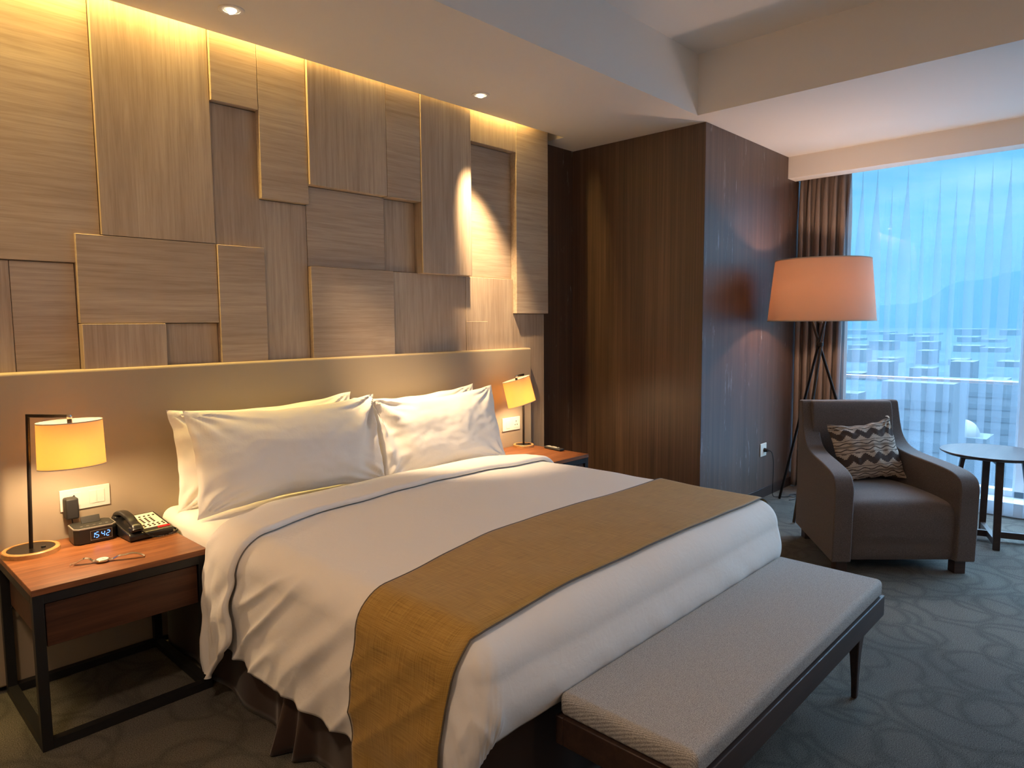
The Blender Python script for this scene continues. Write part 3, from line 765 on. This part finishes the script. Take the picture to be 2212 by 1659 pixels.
# the turned-down band at the head end
def vfold(u):
    side = sstep(XA+.35, XA-.05, u)
    low = sstep(XA-.42, XA-.64, u)
    return -.545 - .02*math.sin(u*2.2) + .012*nz(u*4, 0, 2) - .115*side + .16*low
NS = 36; DLf = PI*RR/2+.46
def fd(i, j):
    u = (XA-DLf)+(U1-(XA-DLf))*i/(NU-1)
    a, b = vfold(u), vhead(u)-.005*nz(u*6, 1, 1)-.02*sstep(XA-.2, XA-.6, u)
    if b-a < .004: b = a+.004
    # cross-section with a rolled front lip and a thinner back edge
    if j < 9:
        ph = PI*j/8; vv = a-.013*math.sin(ph); off = .0145-.0135*math.cos(ph)+.004
    else:
        s = (j-8)/(NS-1-8); vv = a+(b-a)*s; off = .032-.006*s+.005*nz(u*7, vv*9, 3)
    if j == NS-1: off = .002
    p = cover(u, vv, off, DL_=DLf)
    sd = sstep(XA-.08, XA-.45, u)
    k = sstep(0, .6, (j-8)/(NS-9)) if j > 8 else 0
    p.x -= sd*(.022+.018*nz(vv*26, u*4, 1.0)*k+.006*math.sin(vv*70+u*9)*k)
    return p
MB().grid(NU, NS, fd).build('turned_down_edge', M['cotton'], duvet, angle=80)

# bed runner
rn = thing('bed_runner', 'gold brown woven runner laid across the foot of bed', 'bed runner', (1.64, -1.55, .7))
RU0, RU1, RNU, RNV = XA-DL-.17, XBB+DL, 320, 44
rv = []
def vr0(u): return -1.345-.13*sstep(1.5, .55, u)
def vr1(u): return -1.885-.03*sstep(1.2, .5, u)
def rnf(i, j):
    u = RU0+(RU1-RU0)*i/(RNU-1); s = j/(RNV-1); v = vr0(u)+(vr1(u)-vr0(u))*s
    p = cover(u, v, .010)
    hang = sstep(XA-.25, RU0, u)
    if u < XA-DL:                     # below the duvet hem the runner hangs free
        q = cover(XA-DL, v, .010); p = Vector((q.x, q.y, q.z-(XA-DL-u)))
    p.x -= .010*hang*math.sin(s*PI*2.3+u*3)
    rv.append((u, v)); return p
ro = MB().grid(RNU, RNV, rnf).build('runner_cloth', M['runner'], rn, angle=80)
setuv(ro, lambda k: rv[k])
ro.modifiers.new('thickness', 'SOLIDIFY').thickness = .003; ro.modifiers['thickness'].offset = 1
for s_ in (0, 1):
    pts = []
    for i in range(0, RNU, 2):
        u = RU0+(RU1-RU0)*i/(RNU-1); v = (vr0(u), vr1(u))[s_]
        p = cover(max(u, XA-DL), v, .012); p.z -= max(0, XA-DL-u)
        p.x -= .010*sstep(XA-.25, RU0, u)*math.sin(s_*PI*2.3+u*3)
        pts.append(p)
    MB().tube(pts, .0028, 6).build('piping', M['piping'], rn)

# ------------------------------------------------------------------ pillows
def pillow(name, w, h, thick, loc, rx, rz, ry, seed, label, gather=0, group=None, material='cotton', nx=90, ny=60, cat='pillow', flange=.018):
    r = thing(name, label, cat, loc, group=group); uv = []
    mb = MB()
    def ed(x): return 1-abs(x)**2.6
    def P(sgn):
        def f(i, j):
            a = -1+2*i/(nx-1); b = -1+2*j/(ny-1)
            px = a*w/2*(1-.055*(1-b*b)*abs(a)**3)
            pz = b*h/2*(1-.15*(1-a*a)*abs(b)**3)
            e = (max(0, ed(a))**.55)*(max(0, ed(b))**.6)
            tt = thick/2*e*(.82+.18*math.cos(a*PI/2)*math.cos(b*PI/2))
            ra = math.hypot(1-abs(a), 1-abs(b))
            cr = math.exp(-(ra/.55)**2)
            an = math.atan2(1-abs(b), 1-abs(a)+1e-4)
            wr = .009*cr*math.sin(an*15+seed+2.5*nz(a*3, b*3, seed))*min(1, e*4)
            wr += .006*nz(a*3.2+seed, b*2.6, seed)*e + .003*nz(a*9, b*8, seed+3)*e
            if gather:
                g = sstep(.45, 1, a*gather)
                an2 = math.atan2(b-1.0, (1-abs(a))*2.2+.01)
                wr += .052*g*math.sin(an2*8+1.2)*min(1, e*3)*(.6+.4*nz(a*5, b*5, 8))
            uv.append(((a+1)/2, (b+1)/2))
            dz = 0
            return (px+.006*nz(b*4, seed, a*2), -sgn*(tt+wr)+.010*nz(a*2.2, b*2.2, seed+6), pz+.008*nz(a*4, seed, b)+dz)
        return f
    mb.grid(nx, ny, P(1)); mb.grid(nx, ny, P(-1))
    T = Matrix.Rotation(rz, 4, 'Z') @ Matrix.Rotation(rx, 4, 'X') @ Matrix.Rotation(ry, 4, 'Y')
    mb.xf(T)
    o = mb.build('case', M[material], r, local=True, angle=80, weld=False)
    # join both shells along the seam
    bm = bmesh.new(); bm.from_mesh(o.data)
    bmesh.ops.recalc_face_normals(bm, faces=bm.faces); bm.to_mesh(o.data); bm.free(); o.data.shade_smooth()
    setuv(o, lambda k: uv[k])
    return r
g = 'white pillows leaning on the headboard'
pillow('pillow', .99, .485, .17, (1.165, .075, .895), math.radians(-7), 0, math.radians(-.5), 1.0, 'white pillow directly against the headboard, behind the front left pillow', group=g)
pillow('pillow', .95, .455, .17, (2.14, .085, .885), math.radians(-7), 0, math.radians(-1), 5.2, 'white pillow against headboard, mostly hidden behind right front pillow', group=g)
pillow('pillow', .93, .475, .20, (2.135, -.125, .885), math.radians(-15), math.radians(-2), math.radians(-.8), 3.3, 'plump white front pillow closest to the far nightstand', gather=-1.0, group=g)
pillow('pillow', 1.02, .485, .21, (1.175, -.135, .905), math.radians(-13), math.radians(1), math.radians(.5), 2.1, 'plump white front pillow closest to near nightstand, creased corner', gather=1, group=g)

# ------------------------------------------------------------------ bench
bx0, bx1, by0, by1 = .965, 2.565, -2.425, -1.972
bn = thing('bench', 'long grey upholstered bench on dark wood frame at bed foot', 'bench', ((bx0+bx1)/2, (by0+by1)/2, 0))
rbox(MB(), bx0+.006, bx1-.006, by0+.006, by1-.006, .376, .448, .022, 6).build('seat_cushion', M['twill'], bn, angle=50)
MB().box(bx0, bx1, by0, by0+.028, .292, .378).box(bx0, bx1, by1-.028, by1, .292, .378).box(bx0, bx0+.028, by0+.028, by1-.028, .292, .378).box(bx1-.028, bx1, by0+.028, by1-.028, .292, .378).box(bx0+.02, bx1-.02, by0+.02, by1-.02, .345, .376).build('frame', M['darkwood'], bn, bevel=.003)
for (lx, sx) in ((bx0+.20, -1), (bx1-.20, 1)):
    for (ly, sy) in ((by0+.045, -1), (by1-.045, 1)):
        mb = MB(); prof = [(0, .013), (.08, .015), (.18, .021), (.25, .030), (.30, .042)]
        def lg(i, j):
            z, hw = prof[j]; q = ((-1, -1), (1, -1), (1, 1), (-1, 1))[i]
            return (lx-sx*(hw-.013)*.0+q[0]*hw, ly-sy*(hw-.013)*.3+q[1]*hw*.8, z)
        mb.grid(4, 5, lg, closed_u=True); mb.f += [(3, 2, 1, 0), (16, 17, 18, 19)]
        mb.build('leg', M['darkwood'], bn, bevel=.004)

# ------------------------------------------------------------------ armchair (local: +y towards the back, x across)
A2 = Vector((3.97, -2.165)); ang = math.radians(42.4)-PI/2
ch = thing('armchair', 'grey brown fabric armchair with curved arms beside the window', 'armchair', (A2.x, A2.y, 0), ang)
DEP = .807; HWf, HWb = .425, .322; TH = .115
side = [(0, .08), (-.008, .30), (-.010, .45), (-.012, .51), (-.002, .555), (.022, .588), (.062, .608), (.12, .621), (.22, .632), (.34, .641), (.46, .650), (.56, .668), (.63, .702), (.675, .755), (.70, .82), (.722, .905), (.735, .955), (.748, .968), (.80, .968), (.807, .95), (.807, .08)]
sidel = smooth([(0, y, z) for (y, z) in side[1:18]], 4)
sidep = [(.0, .08)] + [(p.y, p.z) for p in sidel] + side[18:]
for sgn in (-1, 1):
    mb = MB(); n = len(sidep)
    def P(i, j):
        y, z = sidep[i]; hw = HWf+(HWb-HWf)*max(0, y)/DEP
        return (sgn*(hw, hw-TH)[j], y, z)
    mb.v = [P(i, 0) for i in range(n)] + [P(i, 1) for i in range(n)]
    mb.f = [tuple(range(n)), tuple(range(2*n-1, n-1, -1))] + [(i, (i+1) % n, n+(i+1) % n, n+i) for i in range(n)]
    mb.build('arm', M['tweed'], ch, local=True, bevel=.014, seg=4, angle=50)
# back: slab leaning slightly
def trap(y): return HWf+(HWb-HWf)*y/DEP-TH*.55
bk = MB(); prof = [(.64, .35), (.69, .90), (.70, .945), (.715, .966), (.75, .970), (.79, .968), (.806, .95), (.806, .08), (.70, .08)]
n = len(prof)
bk.v = [(-trap(y)-.0, y, z) for y, z in prof] + [(trap(y), y, z) for y, z in prof]
bk.f = [tuple(range(n-1, -1, -1)), tuple(range(n, 2*n))] + [(i, (i+1) % n, n+(i+1) % n, n+i) for i in range(n)]
bk.build('backrest', M['tweed'], ch, local=True, bevel=.012, seg=4)
# seat cushion with rounded nose
seat = [(.045, .082), (.030, .12), (.026, .22), (.022, .30), (.022, .345), (.034, .385), (.062, .412), (.11, .428), (.22, .440), (.40, .446), (.56, .440), (.66, .425), (.66, .082)]
sl = smooth([(0, y, z) for y, z in seat[:12]], 4); sp_ = [(p.y, p.z) for p in sl] + [seat[12]]
NX = 30
def st(i, j):
    y, z = sp_[j]; hw = HWf+(HWb-HWf)*max(0, y)/DEP-TH-.002; s = -1+2*i/(NX-1)
    puff = (1-abs(s)**4)
    yy_ = y-(.012*puff if z > .2 and y < .1 else 0)
    zz = z + (.022*puff*sstep(.36, .42, z) if y < .64 else 0)
    bx_, by_ = s-.0, y-.33
    zz += .006*math.exp(-((s*.3-.02)**2+(by_)**2)/.002)*math.sin((s*.3+by_)*60) if z > .42 else 0
    return (s*hw, yy_, zz)
mb = MB().grid(NX, len(sp_), st); 
mb.f += [tuple(j*NX for j in range(len(sp_)-1, -1, -1)), tuple(j*NX+NX-1 for j in range(len(sp_)))]
mb.build('seat', M['tweed'], ch, local=True, angle=50)
for (sx_, y) in ((-1, .06), (1, .06), (-1, .72), (1, .72)):
    hw = HWf+(HWb-HWf)*y/DEP-.065
    MB().box(sx_*hw-.033, sx_*hw+.033, y-.033, y+.033, 0, .085).build('leg', M['darkwood'], ch, local=True, bevel=.003)
# throw cushion
Rz = Matrix.Rotation(ang, 4, 'Z')
cc = A2.to_3d() + (Rz @ Vector((.018, .528, .652)))
cu = pillow('throw_cushion', .435, .415, .12, cc, math.radians(-22), ang, math.radians(-6), 4.4, 'small woven zigzag patterned cushion resting in the armchair', material='ikat', cat='cushion', nx=60, ny=60)
tf = MB()
Tc = Matrix.Rotation(ang, 4, 'Z') @ Matrix.Rotation(math.radians(-22), 4, 'X') @ Matrix.Rotation(math.radians(-6), 4, 'Y')
for k in range(7):
    a = k*.35-.9; c_ = Tc @ Vector((.210, 0, .203)); e_ = Tc @ Vector((.210+.022*math.sin(a)-.01, -.01+.004*k, .203+.016*math.cos(a)+.004)); tf.tube([c_, (c_+e_)/2+Vector((0, 0, .004)), e_], .0013, 5)
tf.build('frayed_tassel', M['keyplate'], cu, local=True)

# ------------------------------------------------------------------ tripod floor lamp
lx, ly = 5.02, -1.277
fl = thing('floor_lamp', 'tripod floor lamp with large beige tapered shade behind armchair', 'lamp', (lx, ly, 0))
for th in (60, 180, 300):
    a = math.radians(th); f = Vector((lx+.42*math.cos(a), ly+.42*math.sin(a), 0.0)); k = Vector((lx, ly, 1.33))
    side_ = Vector((-math.sin(a), math.cos(a), 0))*.011
    f0 = f; d = (k+side_-f0).normalized(); top = f0 + d*((1.56)/d.z)
    MB().tube([f0+Vector((0, 0, .004)), top], .0105, 12).build('leg', M['bronze'], fl)
MB().lathe([(.016, -.02), (.026, -.014), (.026, .014), (.016, .02)], (lx, ly, 1.335), 24).build('hub', M['bronze'], fl)
sh = MB().lathe([(.342, 1.982), (.388, 1.517), (.384, 1.517), (.338, 1.982)], (lx, ly, 0), 96, closed=True).build('lamp_shade', M['bigshade'], fl)
for (rr_, zz) in ((.342, 1.982), (.388, 1.517)):
    MB().lathe([(rr_-.006, zz-.004), (rr_+.002, zz-.004), (rr_+.002, zz+.004), (rr_-.006, zz+.004)], (lx, ly, 0), 96, closed=True).build('shade_binding', M['shade_edge'], sh)
sp = MB()
for k in range(3):
    a = k*2*PI/3+.4; sp.tube([(lx, ly, 1.60), (lx+.375*math.cos(a), ly+.375*math.sin(a), 1.60)], .003, 6)
sp.build('shade_spider', M['bronze'], fl)
MB().tube([(lx, ly, 1.50), (lx, ly, 1.57)], .016, 14).build('socket', M['bronze'], fl)
MB().lathe([(0, .12), (.024, .105), (.034, .08), (.028, .04), (.014, .015), (.013, 0)], (lx, ly, 1.565), 24).build('bulb', M['bulb'], fl)
light('floor_lamp_bulb', 'POINT', (lx, ly, 1.755), 18, (1, .66, .44), shadow_soft_size=.045)

# ------------------------------------------------------------------ round side table
tx, ty = 5.10, -2.42; TZ = .62
tb = thing('side_table', 'round dark wood side table with crossed base by window', 'side table', (tx, ty, 0))
MB().lathe([(0, -.024), (.285, -.024), (.312, -.010), (.315, -.004), (.312, 0), (0, 0)], (tx, ty, TZ), 80).build('tabletop', M['tabledark'], tb)
feet = []
for th in (-161.5, 18.5, 108.5, -71.5):
    a = math.radians(th); d = Vector((math.cos(a), math.sin(a), 0))
    f = Vector((tx, ty, 0))+d*.232; tp = Vector((tx, ty, TZ-.024))+d*.205
    if th in (108.5, -71.5): f = Vector((tx, ty, 0))+d*.255; tp = Vector((tx, ty, TZ-.024))+d*.17
    MB().bar(f, tp, .040, .024, .046, .026, upv=d).build('leg', M['darkwood'], tb, bevel=.003)
    feet.append(f)
for (a, b) in ((0, 1), (2, 3)):
    z0 = .046; MB().bar(feet[a]+Vector((0, 0, z0)), feet[b]+Vector((0, 0, z0)), .03, .045 if a == 0 else .043).build('cross_rail', M['darkwood'], tb, bevel=.002)
    d = (feet[b]-feet[a]).normalized()
    MB().bar(Vector((tx, ty, TZ-.045))-d*.19, Vector((tx, ty, TZ-.045))+d*.19, .026, .040).build('top_rail', M['darkwood'], tb, bevel=.002)

# ------------------------------------------------------------------ curtains
dr = thing('drape', 'taupe brown blackout drape gathered at the window corner', 'curtain', (5.79, -1.0, 0))
def drp(i, j):
    s = i/159; z = 2.90-(2.89)*j/40; lo = j/40
    y = -.788-.442*s; ph = s*2*PI*6.3+.9*nz(s*3, z*.5, 1)
    amp = .020+.024*sstep(0, .12, lo)
    y += -.012*math.sin(ph*2+.6)*sstep(0, .2, lo) + .012*nz(s*9, z*.8, 5)
    return (5.792+amp*math.cos(ph)+.010*nz(s*14, z*1.2, 2), y, z)
MB().grid(160, 41, drp).build('curtain_cloth', M['drape'], dr, solid=.003, angle=80)
sh = thing('sheer_curtain', 'long white sheer curtain hanging over the window', 'sheer curtain', (5.77, -2.2, 0))
NPL = 14; per = .113; NSX = NPL*28
def shr(i, j):
    s = i/(NSX-1)*NPL; z = 2.90-2.87*j/60; lo = j/60
    k = s*2*PI
    wob = nz(s*.55, z*.25, 3.3)
    ov = (.0 + .034*sstep(0, .35, lo)+.012) * (.75+.8*nz(math.floor(s+.5)*3.7, z*.28, 9)+.35)
    y = -1.205 - s*per + ov*math.sin(k) + .035*wob*sstep(.05, .6, lo)
    x = 5.775 + (.012+.026*sstep(.0, .3, lo))*math.cos(k+.4)+.012*nz(s*1.3, z*.5, 6)*lo
    return (x, y, z)
MB().grid(NSX, 61, shr).build('curtain_cloth', M['sheer'], sh, angle=80)

# ------------------------------------------------------------------ view outside: city plain, mountain, buildings
GZ = -62
M['haze_ground'] = pbr('city_ground', (.20, .27, .30), .9, spec=.1, build=lambda t, p: t.l.new(t.ramp(t.noise(t.coord('Object', (.025, .025, .025)), 1, 6, .7), [(.4, (.007, .022, .032)), (.6, (.020, .042, .055))]), p.inputs['Base Color']))
M['mount'] = pbr('far_mountain', (.012, .040, .062), 1, spec=0)  # distance haze is put into the blue of ground, mountain and building colours
M['bld'] = pbr('pale_render', (.025, .034, .041), .8); M['bldd'] = pbr('dark_glazing', (.010, .018, .024), .6); M['dome'] = pbr('dome_roof', (.085, .08, .07), .6)
struct(MB().box(40, 9000, -9000, 9000, GZ-2, GZ).build('ground_outside', M['haze_ground'], smooth=False))
mb = MB()
# ridge line: (direction angle measured by y/x slope, height)
def mt(i, j):
    y = -3500+i*45; s = j/10
    pk = 215*math.exp(-((y-820)/300)**2)+110*math.exp(-((y-1180)/150)**2)+130*math.exp(-((y-200)/420)**2)+150*math.exp(-((y+1300)/600)**2)+125
    pk += 14*nz(y*.006, 2, 1)+6*nz(y*.02, 5, 1)
    return (5600+s*1500, y, GZ-2+(pk+62)*math.sin(s*PI))
mb.grid(170, 11, mt); struct(mb.build('mountain', M['mount']))
for a in range(9):
    X = 190*1.42**a
    for b in range(7):
        sl = .075+.29*(b+.5+.5*(random.random()-.5))/7; Y = X*sl-3; cell = X*.041
        if a == 1 and .08 < sl < .26: continue
        w = cell*(.4+.35*random.random()); d = X*.04; h = 7+random.random()**2*17
        if abs(sl-.165) < .05 and X < 300: h = 6
        pale = random.random() < .6
        o = MB().box(X, X+d, Y-w/2, Y+w/2, GZ, GZ+h).build('city_building', M['bld'] if pale else M['bldd'], smooth=False)
        tag(o, 'hazy %s city block seen small through the sheer curtain' % ('pale' if pale else 'dark'), 'building', 'hazy %s city blocks far below the window' % ('pale' if pale else 'dark'))
def bands(x, y0, y1, z0, z1, n, m, par):
    for k in range(n):
        a = z0+(z1-z0)*(k+.25)/n; MB().box(x-.3, x+.2, y0+.4, y1-.4, a, a+(z1-z0)/n*.42).build('window_band', m, par, smooth=False)
hz = thing('apartment_building', 'white slab building with dark window bands beyond the chair back', 'building', (140, 28, GZ))
MB().box(140, 152, 22.5, 34, GZ, -10).build('wall', M['bld'], hz, smooth=False); bands(140, 22.5, 34, -46, -12, 9, M['bldd'], hz)
hz = thing('office_block', 'wide grid fronted office block beyond the domed hall', 'building', (265, 42, GZ))
MB().box(265, 280, 26, 58, GZ, -19).build('wall', M['bld'], hz, smooth=False); bands(265, 26, 58, -56, -21, 9, M['bldd'], hz)
hz = thing('domed_hall', 'pale domed hall in the city above the side table', 'building', (172, 26.5, GZ))
MB().box(169, 178, 21.5, 31, GZ, -23.5).build('wall', M['bld'], hz, smooth=False)
MB().lathe([(3.1*math.cos(a*PI/24), -23.5-GZ+3.4*math.sin(a*PI/24)) for a in range(12)]+[(.05, -20-GZ)], (172.5, 26.3, GZ), 40).build('dome', M['dome'], hz)

# thin blue haze over the city
m, t, o = mat('city_haze')
v = t.node('ShaderNodeVolumeScatter', ins={'Color': (.045, .125, .16, 1), 'Density': .00022, 'Anisotropy': 0})
w = t.node('ShaderNodeVolumeAbsorption', ins={'Color': (0, 0, 0, 1), 'Density': .00020})
a = t.node('ShaderNodeAddShader'); t.l.new(v.outputs[0], a.inputs[0]); t.l.new(w.outputs[0], a.inputs[1]); t.l.new(a.outputs[0], o.inputs['Volume'])
hz = MB().box(60, 8500, -3400, 4200, GZ-1, 600).build('haze_outside', m, smooth=False)
hz['kind'] = 'structure'
